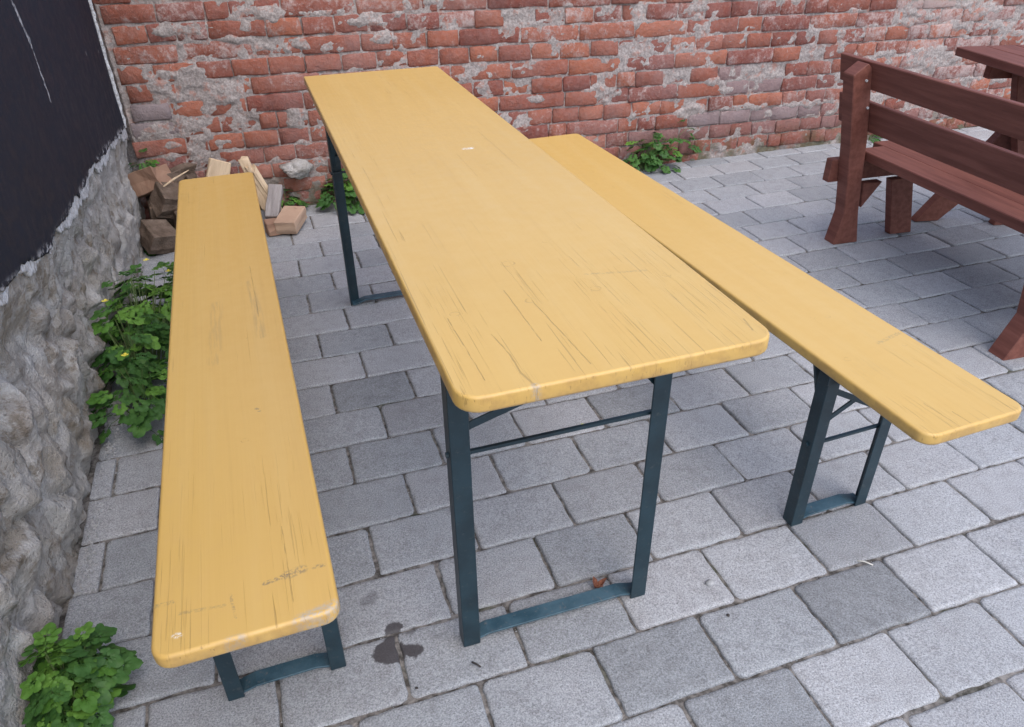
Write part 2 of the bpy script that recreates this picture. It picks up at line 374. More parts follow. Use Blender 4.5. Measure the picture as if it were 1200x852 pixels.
# ------------------------------------------------------------------ ground and paving
def ground():
    o = mesh_obj('ground', [(-14, -8, -.012), (18, -8, -.012), (18, 22, -.012), (-14, 22, -.012)], [(0, 1, 2, 3)], M['joint']); o['kind'] = 'structure'
    # sandy joint bed with real relief under the pavers
    nx, ny = 240, 200
    u = np.linspace(-.75, 4.3, nx); v = np.linspace(.3, 3.78, ny); U, V = np.meshgrid(u, v)
    z = -.0065+.005*(fbm(U*18, V*18, 4, 3)-.5)*2
    X = U*math.cos(TH)-V*math.sin(TH); Y = U*math.sin(TH)+V*math.cos(TH)
    vs = np.stack([X, Y, z], -1).reshape(-1, 3).tolist()
    fs = [(j*nx+i, j*nx+i+1, (j+1)*nx+i+1, (j+1)*nx+i) for j in range(ny-1) for i in range(nx-1)]
    b = mesh_obj('joint_sand', vs, fs, M['joint'], smooth=True); b.parent = o; b['kind'] = 'stuff'
ground()
def paver_mesh(L, W, seed):
    R = random.Random(seed); hx, hy = L/2, W/2; out = []
    r = [R.choice([.004, .006, .008, .012, .018]) for _ in range(4)]
    cs = [(hx, -hy, 0), (hx, hy, 1), (-hx, hy, 2), (-hx, -hy, 3)]
    dirs = [(0, -1), (1, 0), (0, 1), (-1, 0)]
    # walk ccw starting on the lower edge
    def corner(cx, cy, k, r):
        sx, sy = (1 if cx > 0 else -1), (1 if cy > 0 else -1); o = (cx-sx*r, cy-sy*r)
        a0 = {(1, -1): -90, (1, 1): 0, (-1, 1): 90, (-1, -1): 180}[(sx, sy)]
        return [(o[0]+r*math.cos(math.radians(a0+t)), o[1]+r*math.sin(math.radians(a0+t))) for t in (0, 45, 90)]
    prev = None; loop = []
    for k, (cx, cy, i) in enumerate(cs): loop.append(corner(cx, cy, k, r[k]))
    for k in range(4):
        jx, jy = R.uniform(-.0012, .0004), R.uniform(-.0012, .0004); cxs, cys = (1 if cs[k][0] > 0 else -1), (1 if cs[k][1] > 0 else -1)
        out += [(x+jx*cxs, y+jy*cys) for x, y in loop[k]]
        a, b = loop[k][-1], loop[(k+1) % 4][0]; n = 8 if abs(a[0]-b[0]) > abs(a[1]-b[1]) else 5
        for j in range(1, n+1):
            t = j/(n+1); wv = R.uniform(-.0030, .0008); vert = abs(a[0]-b[0]) < abs(a[1]-b[1]); px, py = a[0]+(b[0]-a[0])*t, a[1]+(b[1]-a[1])*t
            out.append((px+(wv if px > 0 else -wv)*vert, py+(wv if py > 0 else -wv)*(not vert)))
    n = len(out); vs = []; zt = 0
    for (ins, z) in ((0, -.03), (0, -.0045), (.0018, -.0014), (.0050, 0), (.012, .0002)):
        for x, y in out:
            s = R.uniform(.7, 1.3) if 0 < ins < .01 else 1
            dx = -ins*s*(1 if x > 0 else -1)*max(0, 1-(hx-abs(x))/.022); dy = -ins*s*(1 if y > 0 else -1)*max(0, 1-(hy-abs(y))/.022)
            vs.append((x+dx, y+dy, z+(R.uniform(-.0005, .0003) if .001 < ins < .01 else 0)))
    fs = []
    for k in range(4): fs += [(k*n+i, k*n+(i+1) % n, (k+1)*n+(i+1) % n, (k+1)*n+i) for i in range(n)]
    c = len(vs); vs.append((0, 0, .0004)); fs += [(4*n+i, 4*n+(i+1) % n, c) for i in range(n)]
    me = bpy.data.meshes.new('paver'); me.from_pydata(vs, [], fs); me.materials.append(M['paver'])
    me.polygons.foreach_set('use_smooth', [True]*len(fs)); me.update()
    return me
PU, PV = .2462, .168
full = [paver_mesh(PU-.0045, PV-.0045, 100+i) for i in range(14)]
def paving():
    root = empty('paving', (0, 0, 0), TH); root['kind'] = 'structure'
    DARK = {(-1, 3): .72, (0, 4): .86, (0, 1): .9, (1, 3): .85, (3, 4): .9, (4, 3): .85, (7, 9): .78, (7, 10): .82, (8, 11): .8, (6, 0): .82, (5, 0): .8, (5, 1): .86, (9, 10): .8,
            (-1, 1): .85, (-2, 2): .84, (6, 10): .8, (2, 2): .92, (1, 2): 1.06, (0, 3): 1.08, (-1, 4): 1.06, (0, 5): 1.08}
    cells = []
    for c in range(-9, 17):
        v = 1.147+PV*(c-1)
        if v > 3.80: continue
        u0 = (.212-.0035*c if c % 2 else .080-.002*c)
        for k in range(-8, 26):
            a, b = u0+PU*k, u0+PU*(k+1)
            if b < -.56 or a > 5.6: continue
            x, y = XY((a+b)/2, v); pr = proj(x, y, 0); size = 0
            if pr and -60 < pr[0] < 1260 and -60 < pr[1] < 920: size = pr[2]
            cells.append((size, c, k, max(a, -.60), b, v))
    cells.sort(key=lambda q: -q[0])
    R = random.Random(5); rest_v, rest_f = [], []
    for i, (size, c, k, a, b, v) in enumerate(cells):
        w_ = b-a
        if w_ < .035: continue
        tilt = (R.uniform(-.012, .012), R.uniform(-.008, .008), R.uniform(-.010, .010)+(PI if R.random() < .5 else 0))
        zz = R.uniform(-.0022, .0018); dv = R.uniform(-.0018, .0018)
        me = full[R.randrange(14)]; sx = (w_-.0045)/(PU-.0045)
        if sx < .9: tilt = (tilt[0], tilt[1], tilt[2] % PI if abs(tilt[2]) < 1 else tilt[2])
        if i < 300 and size > 0:
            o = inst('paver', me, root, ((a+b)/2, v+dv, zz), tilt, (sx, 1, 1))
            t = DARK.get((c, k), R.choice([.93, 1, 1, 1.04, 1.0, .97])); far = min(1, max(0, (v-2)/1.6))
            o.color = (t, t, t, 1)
        else:
            n0 = len(rest_v); mt = Matrix.Translation(((a+b)/2, v+dv, zz)) @ Matrix.Rotation(tilt[2], 4, 'Z') @ Matrix.Rotation(tilt[0], 4, 'X') @ Matrix.Diagonal((sx, 1, 1, 1))
            rest_v += [tuple(mt @ p.co) for p in me.vertices]; rest_f += [tuple(q+n0 for q in p.vertices) for p in me.polygons]
    if rest_v:
        o = mesh_obj('paver', rest_v, rest_f, M['paver'], root, True); o['kind'] = 'stuff'; o.color = (1, 1, 1, 1)
paving()

# ------------------------------------------------------------------ brick wall
ROWS = {
0: [-0.599, -0.387, -0.192, -0.093, 0.122, 0.449, 0.747, 0.822, 1.061, 1.369, 1.695],
1: [-0.572, -0.44, -0.327, -0.199, 0.046, 0.201, 0.341, 0.496, 0.672, 0.826, 0.998, 1.144, 1.301, 1.453, 1.607, 1.761, 1.897, 2.073, 2.229, 2.38, 2.545, 2.686, 2.836, 2.977, 3.258, 3.44, 3.625, 3.858, 4.061],
2: [-0.591, -0.338, -0.02, 0.185, 0.453, 0.602, 0.761, 0.916, 1.224, 1.531, 1.836, 2.134, 2.44, 2.586, 2.887, 3.193, 3.446, 3.583, 3.772, 3.926, 4.09, 4.321],
3: [-0.598, -0.457, -0.276, -0.127, 0.029, 0.19, 0.353, 0.515, 0.659, 0.814, 0.965, 1.109, 1.279, 1.429, 1.596, 1.753, 1.896, 2.05, 2.197, 2.357, 2.507, 2.658, 2.811, 2.954, 3.087, 3.265, 3.413, 3.571, 3.718, 3.877, 4.019, 4.164, 4.31],
4: [-0.583, -0.376, -0.172, -0.063, 1.177, 1.479, 1.785, 2.083, 2.396, 2.684, 2.859, 3.017, 3.233, 3.363, 3.584, 3.851, 3.944, 4.205, 4.281],
5: [-0.588, -0.422, -0.275, -0.097, 0.159, 1.138, 1.279, 1.452, 1.604, 1.754, 1.861, 2.027, 2.183, 2.356, 2.499, 2.782, 2.928, 3.09, 3.237, 3.368, 3.569, 3.791, 4.024],
6: [-0.608, -0.372, -0.228, -0.057, 0.026, 0.164, 1.109, 1.464, 1.826, 2.115, 2.414, 2.56, 2.774, 3.01, 3.589, 3.838],
7: [-0.617, -0.391, -0.298, -0.14, 0.017, 0.161, 1.104, 1.26, 1.397, 1.546, 1.688, 1.854, 2.023, 2.171, 2.315, 2.471, 2.573, 2.795, 2.947, 3.08],
8: [-0.583, -0.409, -0.262, -0.064, 0.082, 1.174, 1.379, 1.479, 1.776, 1.892, 1.999, 2.4, 2.598, 2.737, 2.916, 3.072],
9: [-0.038, 0.129, 0.223, 1.572, 1.713, 1.844, 2.156, 2.346, 2.484, 2.624, 2.782, 2.947, 3.093, 3.194],
10: [-0.0, 0.209, 1.798, 2.159, 2.256, 2.37, 2.543, 2.746, 2.83, 3.04, 3.14],
11: [2.155, 2.298, 2.449, 2.602, 2.759, 2.906, 3.066],

}
Z0 = {-1: .985, 0: .905, 1: .828, 2: .748, 3: .668, 4: .588, 5: .508, 6: .43, 7: .351, 8: .272, 9: .195, 10: .117, 11: .040}
WD = 3.7201
PATCH = [(-.29,.84,.13,.03),(-.30,.64,.09,.05),(-.20,.56,.10,.05),(-.35,.667,.08,.03),(-.45,.36,.07,.03),(.50,.84,.13,.035),(.20,.75,.09,.03),(.30,.735,.12,.03),(.55,.75,.08,.025),
         (1.0,.56,.09,.07),(1.04,.47,.05,.05),(1.25,.29,.09,.05),(1.14,.33,.04,.06),(1.66,.425,.15,.034),(1.3,.42,.07,.02),(1.02,.62,.03,.04),(2.30,.43,.08,.03),(1.9,.29,.08,.05),(2.2,.27,.12,.04),
         (2.55,.275,.3,.02),(2.95,.26,.2,.025),(3.35,.50,.16,.05),(3.75,.46,.22,.06),(3.9,.62,.07,.04),(4.05,.68,.06,.04),(4.35,.31,.12,.05),(3.1,.62,.05,.03),(3.2,.74,.08,.02),(4.3,.55,.12,.05),(.1,.88,.10,.035),
         (-.1,.79,.07,.02),(-.06,.48,.05,.05),(.10,.45,.05,.08),(1.05,.36,.04,.05),(3.6,.38,.1,.04),(.80,.90,.05,.03),(1.84,.75,.03,.05),(-.47,.30,.05,.03),(4.6,.7,.2,.08),(4.4,.8,.2,.05)]
def brick_mesh(L, H, seed, nx=7, nz=4):
    R = random.Random(seed); rows = []; vs = []
    fx = [-.5, -.475]+[-.475+.95*i/(nx-3) for i in range(1, nx-3)]+[.475, .5]; fz = [-.5, -.42, .42, .5] if nz == 4 else [-.5, -.36, 0, .36, .5]
    bow = R.uniform(-.002, .003); chip = [(R.choice([-.5, .5, .2, -.2]), R.choice([-.5, .5]), R.uniform(.1, .25), R.uniform(.004, .012)) for _ in range(R.choice([0, 1, 1, 2]))]
    for j, z in enumerate(fz):
        for i, x in enumerate(fx):
            ex = (i in (0, nx-1)); ez = (j in (0, len(fz)-1))
            d = (.0042 if ex else 0)+(.0038 if ez else 0)+R.uniform(-.0020, .0026)+bow*(1-4*x*x)
            for (cx, cz, cr, cd) in chip:
                q = math.hypot((x-cx)*L/.15, (z-cz)*.6)
                if q < cr*1.6: d += cd*(1-q/(cr*1.6))
            xx = x*L+R.uniform(-.003, .003)-(math.copysign(.003, x) if ex and ez else 0); zz = z*H+R.uniform(-.0028, .0028)-(math.copysign(.002, z) if ex and ez else 0)
            vs.append((xx, d, zz))
    nzr = len(fz); fs = [(j*nx+i, j*nx+i+1, (j+1)*nx+i+1, (j+1)*nx+i) for j in range(nzr-1) for i in range(nx-1)]
    ring = [i for i in range(nx)]+[j*nx+nx-1 for j in range(1, nzr)]+[(nzr-1)*nx+i for i in range(nx-2, -1, -1)]+[j*nx for j in range(nzr-2, 0, -1)]
    n0 = len(vs); vs += [(vs[i][0], .06, vs[i][2]) for i in ring]; n = len(ring)
    fs += [(ring[k], n0+k, n0+(k+1) % n, ring[(k+1) % n]) for k in range(n)]
    me = bpy.data.meshes.new('brick'); me.from_pydata(vs, [], fs); me.materials.append(M['brick'])
    me.polygons.foreach_set('use_smooth', [True]*len(fs)); me.update()
    return me
def brick_wall():
    root = empty('brick_wall', (-math.sin(PH)*WD, math.cos(PH)*WD, 0), PH)
    tag(root, 'old red brick wall with crumbling mortar running along the back of the yard', 'wall')
    hd = [brick_mesh(.143, .071, 500+i, 6) for i in range(14)]; stt = [brick_mesh(.296, .071, 600+i, 9) for i in range(12)]
    R = random.Random(11); rest = MB(); cnt = 0
    rows = {r: list(v) for r, v in ROWS.items()}
    for r in range(-14, 12):
        js = rows.get(r, [])
        js = [j for j in js]
        if not js: js = [-.62+(.152 if r % 2 else .0)]
        if js[0] > -.55:
            a = js[0]
            while a > -.62:
                st_ = .152 if r % 2 else .305
                a -= st_; js.insert(0, a)
        js = [max(j, -.66) for j in js]
        while js[-1] < 6.3:
            js.append(js[-1]+(R.choice([.152, .152, .305]) if r >= 0 else (.152 if r % 2 else .305)))
        # fill wide gaps
        full_ = []
        for a, b in zip(js, js[1:]):
            if b-a < .05: continue
            n = 1 if b-a < .36 else max(2, round((b-a)/(.152 if r in (3, 1, 5, 7, 9) else .30)))
            for i in range(n): full_.append((a+(b-a)*i/n, a+(b-a)*(i+1)/n))
        z0 = Z0[r] if r in Z0 else .985+.0795*(-1-r)
        if r < -6: continue
        for a, b in full_:
            s = (a+b)/2; L = b-a-.006; z = z0-.018*max(0, min(s, 4.6))+R.uniform(-.002, .002)
            Hh = .068 if r != 11 else .066
            if z < .0: continue
            pool = stt if L > .22 else hd; me = pool[R.randrange(len(pool))]; base = .296 if pool is stt else .143
            loc = (s, -.0+R.uniform(-.003, .005)+(.008 if R.random() < .10 else 0), z); rot = (R.uniform(-.02, .02), R.uniform(-.012, .012), R.uniform(-.012, .012))
            sx = L/base*(1 if R.random() < .5 else -1) if False else L/base
            vis = r >= 0 and s < 4.75
            hue = R.choice([0, .1, .3, .45, .6, .75, 1.0]); res = R.uniform(-.12, .28); grey = 0
            if s > 3.1: res += .22*min(1, (s-3.1)/.6)
            if r <= 2 and s < 1.0: res += .14
            if r <= 1 and s > 1.5: res += .05
            if r in (5, 6) and s < -.37: grey = .9
            if 2.35 < s < 2.85 and r in (5, 6): grey = .65
            if 2.2 < s < 3.2 and r == 8: grey = .75
            if r in (9, 10) and s > 1.8: grey = .35*R.random(); hue = .1
            if r in (4, 6, 7) and s < .3: hue = R.choice([.3, .6, .9]); res -= .1
            if r == 3 and -.1 < s < 1.0: hue = .55; res -= .2
            if vis and cnt < 300:
                cnt += 1
                o = inst('brick', me, root, loc, rot, (sx, 1, 1)); o.color = (hue, max(0, res), grey, 1)
            else:
                mt = Matrix.Translation(loc) @ Matrix.Diagonal((sx, 1, 1, 1))
                rest.add([mt @ p.co for p in me.vertices], [tuple(p.vertices) for p in me.polygons])
    o = rest.build('brick', M['brick'], root, smooth=True); o['kind'] = 'stuff'; o.color = (.35, .15, 0, 1)
    # mortar: one rough sheet behind the brick faces, swelling over them where it was smeared
    step = .0085; s = np.arange(-.66, 4.9, step); z = np.arange(-.02, 1.02, step); Sx, Zz = np.meshgrid(s, z)
    d = -.0085+.009*(fbm(Sx*28, Zz*40, 4, 5)-.5)*2+.008*(fbm(Sx*5, Zz*7, 3, 9)-.5)*2
    d = d-.10*np.clip((-.610-Sx)/.010, 0, 1)+.004*np.clip((-.595-Sx)/.01, 0, 1)
    w1 = .55*(fbm(Sx*14, Zz*20, 4, 21)-.5)*2
    amt = np.zeros_like(d)
    for (ps, pz, rs, rz) in PATCH:
        q = np.sqrt(((Sx-ps)/rs)**2+((Zz-pz)/rz)**2)+w1*1.2
        amt = np.maximum(amt, np.clip((1.05-q)/.45, 0, 1))
    thin = np.clip((fbm(Sx*7+3, Zz*16, 5, 31)-.735)/.05, 0, 1)*.75
    thin = np.maximum(thin, np.clip((fbm(Sx*7+3, Zz*16, 5, 37)-.63)/.05, 0, 1)*np.clip((Sx-3.1)/.4, 0, 1)*.9)
    amt = np.maximum(amt, thin)
    d = d*(1-.3*amt)+amt*(.0065+.010*(fbm(Sx*30, Zz*30, 4, 41)-.4))
    d = np.where(Zz < .03, d+.0, d)
    nz_, ns_ = d.shape
    vs = np.stack([Sx, -d, Zz], -1).reshape(-1, 3).tolist()
    fs = [(j*ns_+i, j*ns_+i+1, (j+1)*ns_+i+1, (j+1)*ns_+i) for j in range(nz_-1) for i in range(ns_-1)]
    m = mesh_obj('mortar', vs, fs, M['mortar'], root, True); m['kind'] = 'stuff'
    b = MB(); b.box((-.62, .03, -.1), (6.4, .30, 1.42)); b.box((-.9, .15, -.1), (-.622, .30, 1.42)); b.box((-.575, .012, 1.015), (6.35, .03, 1.42)); b.box((4.895, .012, -.1), (6.35, .03, 1.012)); b.build('wall_core', M['mortar'], root)
    # lump of stony mortar sticking out low on the wall
    vs, fs = blob((.066, .05, .040), 12, .75, 26, 16)
    o = mesh_obj('mortar_lump', vs, fs, M['rmortar'], root, True); o.location = (.075, -.03, .20)
    return root
def blob(r, seed, amp, nu=16, nv=10):
    vs = []; fs = []
    for j in range(nv+1):
        ph = PI*j/nv
        for i in range(nu):
            t = 2*PI*i/nu; x, y, z = math.sin(ph)*math.cos(t), math.sin(ph)*math.sin(t), math.cos(ph)
            k = 1+amp*2*(float(fbm(np.array([x*2+z*1.3+9]), np.array([y*2-z*1.7+4]), 3, seed)[0])-.5)
            vs.append((x*r[0]*k, y*r[1]*k, z*r[2]*k))
    for j in range(nv):
        for i in range(nu): fs.append((j*nu+i, (j+1)*nu+i, (j+1)*nu+(i+1) % nu, j*nu+(i+1) % nu))
    return vs, fs
brick_wall()

# ------------------------------------------------------------------ stone wall on the left with torn plaster
def stone_wall():
    x0, y0 = XY(-.55, 0); root = empty('stone_wall', (x0, y0, 0), TH)
    tag(root, 'rubble stone wall on the left, painted black above its torn white plaster edge', 'wall')
    step = .009; y = np.arange(.15, 3.70, step); z = np.arange(-.03, .86, step); Yy, Zz = np.meshgrid(y, z)
    rs = np.random.RandomState(3); seeds = []
    for i in range(230): seeds.append((rs.uniform(.1, 3.75), rs.uniform(-.05, .9), rs.uniform(.0, 1)))
    sd_ = np.array(seeds)
    wx = .035*(fbm(Yy*7, Zz*7, 3, 61)-.5)*2; wz = .035*(fbm(Yy*7, Zz*7, 3, 67)-.5)*2
    A = (Yy+wx)[..., None]*1.15-sd_[:, 0]*1.15; B = (Zz+wz)[..., None]*.85-sd_[:, 1]*.85
    D = np.sqrt(A*A+B*B); idx = np.argsort(D, -1)[..., :2]
    d1 = np.take_along_axis(D, idx[..., :1], -1)[..., 0]; d2 = np.take_along_axis(D, idx[..., 1:2], -1)[..., 0]; cell = idx[..., 0]
    edge = np.clip((d2-d1)/.045, 0, 1); edge = edge*edge*(3-2*edge)
    prom = sd_[cell, 2]
    rt_ = np.random.RandomState(8); tl = rt_.uniform(-.28, .28, (230, 2))
    h = -.046+edge*(.003+.012*prom)+.75*tl[cell, 0]*(Yy+wx-sd_[cell, 0])*edge+tl[cell, 1]*(Zz+wz-sd_[cell, 1])*edge
    wq = 1
    rdg = 1-np.abs(fbm(Yy*16, Zz*9, 4, 73)-.5)*4
    h = h+.020*(fbm(Yy*3.2, Zz*2.2, 3, 71)-.5)*2+.010*(rdg-.5)+.013*(fbm(Yy*30, Zz*20, 5, 79)-.5)*2+.006*(fbm(Yy*95, Zz*80, 3, 83)-.5)*2
    h = h-.012*np.clip((.10-Zz)/.1, 0, 1)
    far = np.clip((Yy-2.5)/.8, 0, 1); h = h*(1-.55*far)-.012*far+.012*far*(fbm(Yy*34, Zz*34, 4, 93)-.5)*2-.008*(1-far)*(1-edge)
    zbb = np.interp(Yy, [.1, 1.574, 2.026, 2.624, 3.033, 3.45, 3.70], [.74, .66, .59, .57, .55, .50, .46]); tb = np.clip((Zz-(zbb-.13))/.10, 0, 1)
    h = h*(1-tb)+tb*(-.012+.014*(fbm(Yy*30, Zz*30, 5, 95)-.5)*2)
    h = np.minimum(h, .012)
    ny_, nx_ = h.shape; P = np.stack([h, Yy, Zz], -1).reshape(-1, 3)
    fc = cell[:-1, :-1]
    groups = {}
    for j in range(ny_-1):
        for i in range(nx_-1):
            c = int(fc[j, i]); key = c if sd_[c, 2] > .38 else -1
            groups.setdefault(key, []).append((j*nx_+i, j*nx_+i+1, (j+1)*nx_+i+1, (j+1)*nx_+i))
    for key, fs in groups.items():
        if key >= 0 and len(fs) < 12: groups[-1] += fs; continue
    for key, fs in sorted(groups.items()):
        if key >= 0 and len(fs) < 12: continue
        used = sorted({a for f in fs for a in f}); mp = {a: k for k, a in enumerate(used)}
        V = P[used].copy()
        if key < 0:
            o = mesh_obj('mortar', V.tolist(), [tuple(mp[a] for a in f) for f in fs], M['rmortar'], root, True); o['kind'] = 'stuff'
        else:
            mesh_obj('stone', V.tolist(), [tuple(mp[a] for a in f) for f in fs], M['stone'], root, True)
    b = MB(); b.box((-.32, .0, -.1), (-.115, 3.70, 2.0)); b.build('wall_core', M['rmortar'], root)
    # plaster coat, then the paint coat, both with a torn lower edge
    kp = [(.1, .74), (.9, .70), (1.3, .67), (1.574, .668), (1.728, .652), (2.026, .585), (2.179, .59), (2.624, .565), (3.033, .545), (3.45, .50), (3.62, .475), (3.70, .46)]
    def zb(v): return np.interp(v, [k[0] for k in kp], [k[1] for k in kp])
    def coat(name, drop, jag, x, vmax, mat, seed, lip):
        yy = np.arange(.0, vmax, .005); yy = np.append(yy, vmax)
        e = zb(yy)-drop+jag*(fbm(yy*10, yy*0+seed, 5, seed)-.5)*2+jag*.22*(fbm(yy*45, yy*0+seed, 2, seed+3)-.5)*2
        lev = [0, .004, .012, .025, .045, .08, .14, .25, .42, .65, .95, 1.3]; n = len(yy); vs = []
        vs += [(x-lip, a, b+.003) for a, b in zip(yy, e)]
        for k, L in enumerate(lev):
            for q, (a, b) in enumerate(zip(yy, e)):
                zz = min(b+L, 2.0) if L < 1.2 else 2.0
                wv = .006*(float(vn(np.array([a*6.]), np.array([zz*6.]), 5)[0])-.5)
                vs.append((x+wv*(0 if k == 0 else 1)-(.002 if k == 0 else 0), a, zz))
        fs = [(k*n+i, k*n+i+1, (k+1)*n+i+1, (k+1)*n+i) for k in range(len(lev)) for i in range(n-1)]
        m0 = len(vs)
        # return of the coat at its far end
        for k in range(len(lev)):
            p = vs[(k+1)*n+n-1]; vs.append((x-lip, p[1], p[2]))
        fs += [((k+1)*n+n-1, m0+k, m0+k+1, (k+2)*n+n-1) for k in range(len(lev)-1)]
        return mesh_obj(name, vs, fs, mat, root, True)
    coat('plaster_coat', .026, .040, -.003, 3.675, M['plaster'], 83, .010)
    coat('paint_coat', .0, .024, .0015, 3.640, M['black'], 91, .003)
stone_wall()
def plaster_bead():
    root = bpy.data.objects['stone_wall']; m = MB(); R = random.Random(4)
    z = .47; pts = []; rs = []
    while z < 2.0: pts.append((.001+R.uniform(-.0015, .0015), 3.668+R.uniform(-.002, .002), z)); rs.append(R.uniform(.006, .010)); z += .018
    m.tube(pts, rs, 7); m.build('plaster_edge', M['plaster'], root, smooth=True)
plaster_bead()

# ------------------------------------------------------------------ folding beer table and benches
def rounded_top(L, W, T, rad, er, n=6, es=4):
    # rad: corner radii for (+x,-y),(+x,+y),(-x,+y),(-x,-y)
    prof = [(er*(1-math.sin(t)), -er*(1-math.cos(t))) for t in [PI/2*k/es for k in range(es, -1, -1)]]
    prof = [(er-er*math.cos(t), 0) for t in ()]+[(er*(1-math.cos(PI/2-PI/2*k/es)), -er*(1-math.sin(PI/2-PI/2*k/es))) for k in range(es+1)]
    rings = [(i, z) for i, z in prof]; rings += [(i, -T-z) for i, z in reversed(prof)]
    cs = [(1, -1, rad[0], -90), (1, 1, rad[1], 0), (-1, 1, rad[2], 90), (-1, -1, rad[3], 180)]
    vs = []
    for ins, z in rings:
        for sx, sy, r, a0 in cs:
            ox, oy = sx*(W/2-r), sy*(L/2-r)
            for k in range(n+1):
                t = math.radians(a0+90*k/n); rr = max(r-ins, .0005); vs.append((ox+rr*math.cos(t), oy+rr*math.sin(t), z))
    N = 4*(n+1); fs = [tuple(range(N))]
    for k in range(len(rings)-1): fs += [(k*N+i, (k+1)*N+i, (k+1)*N+(i+1) % N, k*N+(i+1) % N) for i in range(N)]
    fs.append(tuple(range((len(rings)-1)*N, len(rings)*N))[::-1])
    return vs, fs
def board(name, L, W, T, rad, er, mat, parent, z):
    vs, fs = rounded_top(L, W, T, rad, er); o = mesh_obj(name, vs, fs, mat, parent); o.location = (0, 0, z)
    for p in o.data.polygons: p.use_smooth = len(p.vertices) == 4
    return o
def angle_leg(sx, sy, x, y, w, t, z0, z1):
    # steel angle whose outer corner stands at (x, y); flanges run inward
    m = MB(); pts = [(0, 0), (w, 0), (w, t), (t, t), (t, w), (0, w)]
    poly = [(x-sx*p[0], y-sy*p[1]) for p in pts]
    m.prism(poly, 'z', z0, z1); return m
def folding(name, item, L, W, ztop, T, frame, foot, wl, wt, rad, er, mat, label, cat, bar_z, br, group=None):
    root = empty(name, (item[0], item[1], 0), item[2]); tag(root, label, cat, group)
    board('table_top' if cat == 'table' else 'seat', L, W, T, rad, er, mat, root, ztop)
    zt = ztop-T-.001
    for sy in (-1, 1):
        y = sy*foot; inn = -sy
        for sx in (-1, 1):
            angle_leg(sx, sy, sx*frame, y, wl, .004, .0, zt-.004).build('leg', M['steel'], root, .0012)
        # foot bar: flat strip cranked up between the feet
        m = MB(); x1 = frame-.006; yb = y+inn*(wt/2+.005); up_ = .016; cr = .05
        pts = [(-x1, .004), (-x1+.012, .004), (-x1+cr, up_), (x1-cr, up_), (x1-.012, .004), (x1, .004)]
        vs = []; fs = []
        for (px, pz) in pts:
            vs += [(px, yb-inn*wt/2, pz-.0025), (px, yb+inn*wt/2, pz-.0025), (px, yb+inn*wt/2, pz+.0025), (px, yb-inn*wt/2, pz+.0025)]
        n = len(pts); fs = [(0, 1, 2, 3), tuple((n-1)*4+q for q in (3, 2, 1, 0))]
        for k in range(n-1):
            for q in range(4): fs.append((k*4+q, k*4+(q+1) % 4, (k+1)*4+(q+1) % 4, (k+1)*4+q))
        m.add(vs, fs); m.build('foot_bar', M['floorbar'], root, .0008)
        m = MB(); m.bar((-frame+.004, y+inn*.012, bar_z), (frame-.004, y+inn*.012, bar_z), .007, .007); m.build('cross_rod', M['steel'], root)
        m = MB(); m.prism([(y, zt-.028), (y+inn*.004, zt-.028), (y+inn*.004, zt-.004), (y+inn*.030, zt-.004), (y+inn*.030, zt), (y, zt)], 'x', -frame-.002, frame+.002)
        m.build('top_rail', M['steel'], root, .001)
        for sx in (-1, 1):
            m = MB(); xb = sx*(frame-.012)
            m.bar((xb, y+inn*.010, br[0]-.02), (xb, y+inn*br[1], zt-.004), .006, .014, (1, 0, 0)); m.build('stay', M['steel'], root, .0008)
            m = MB()
            if cat == 'table' and sx < 0: m.bar((sx*(frame-.004), y+inn*.014, .553), (-sx*(frame-.004), y+inn*.020, .672), .004, .016)
            elif cat == 'table': m.bar((sx*(frame-.004), y+inn*.014, br[0]), (sx*(frame-br[2]), y+inn*.020, zt-.010), .004, .016)
            else: m.bar((sx*(frame-.004), y+inn*(.012 if sx > 0 else .018), .285), (-sx*(frame-.004), y+inn*(.012 if sx > 0 else .018), .41), .004, .014)
            m.build('brace', M['steel'], root, .0008)
            m = MB(); m.tube([(sx*(frame-.001), y+inn*.016, bar_z), (sx*(frame+.005), y+inn*.016, bar_z)], .0055, 8); m.build('rivet', M['steel'], root)
    return root
k_t = [(.067, .012, .010), (-.105, -.128, .007), (-.186, -.81, .008), (-.06, -.807, .009), (.053, -.804, .009), (.185, -.798, .008), (.079, -.13, .006), (-.052, -.665, .012), (-.058, .883, .007), (.045, -.598, .007), (.10, .42, .006)]
c_t = [((-.151, -.888), (-.143, -.949), .0006), ((-.143, -.949), (-.144, -.999), .0009), ((-.144, -.999), (-.135, -1.036), .0012), ((-.061, -.654), (-.058, -.82), .0003), ((-.058, -.82), (-.046, -1.01), .0005),
       ((.222, -.972), (.216, -1.005), .0009), ((-.20, -.82), (-.195, -1.0), .0004), ((-.09, -.76), (-.088, -.93), .0004)]
yt = mat_yellow('yellow_table_paint', 2.0736, .4822, k_t[1:], c_t, [((.06, -.75), (.16, -.77), .002, .4)], [((.060, .012), (.076, .012), .004)], [((-.136, -1.034), (-.134, -1.037), .0005)], .75, 1, [((-.05, -.72), (-.02, -.98), .02, .6), ((.13, -.72), (.15, -.98), .03, .35), ((-.19, -.78), (-.17, -1.0), .01, .5)])
T1 = folding('folding_table', (-.16418, 1.8371, .31819), 2.0736, .4822, .7866, .027, .2102, .8184, .036, .034, (.036, .012, .006, .036), .0048, yt,
    'long yellow beer garden table standing between the two matching benches', 'table', .508, (.55, .055, .17))
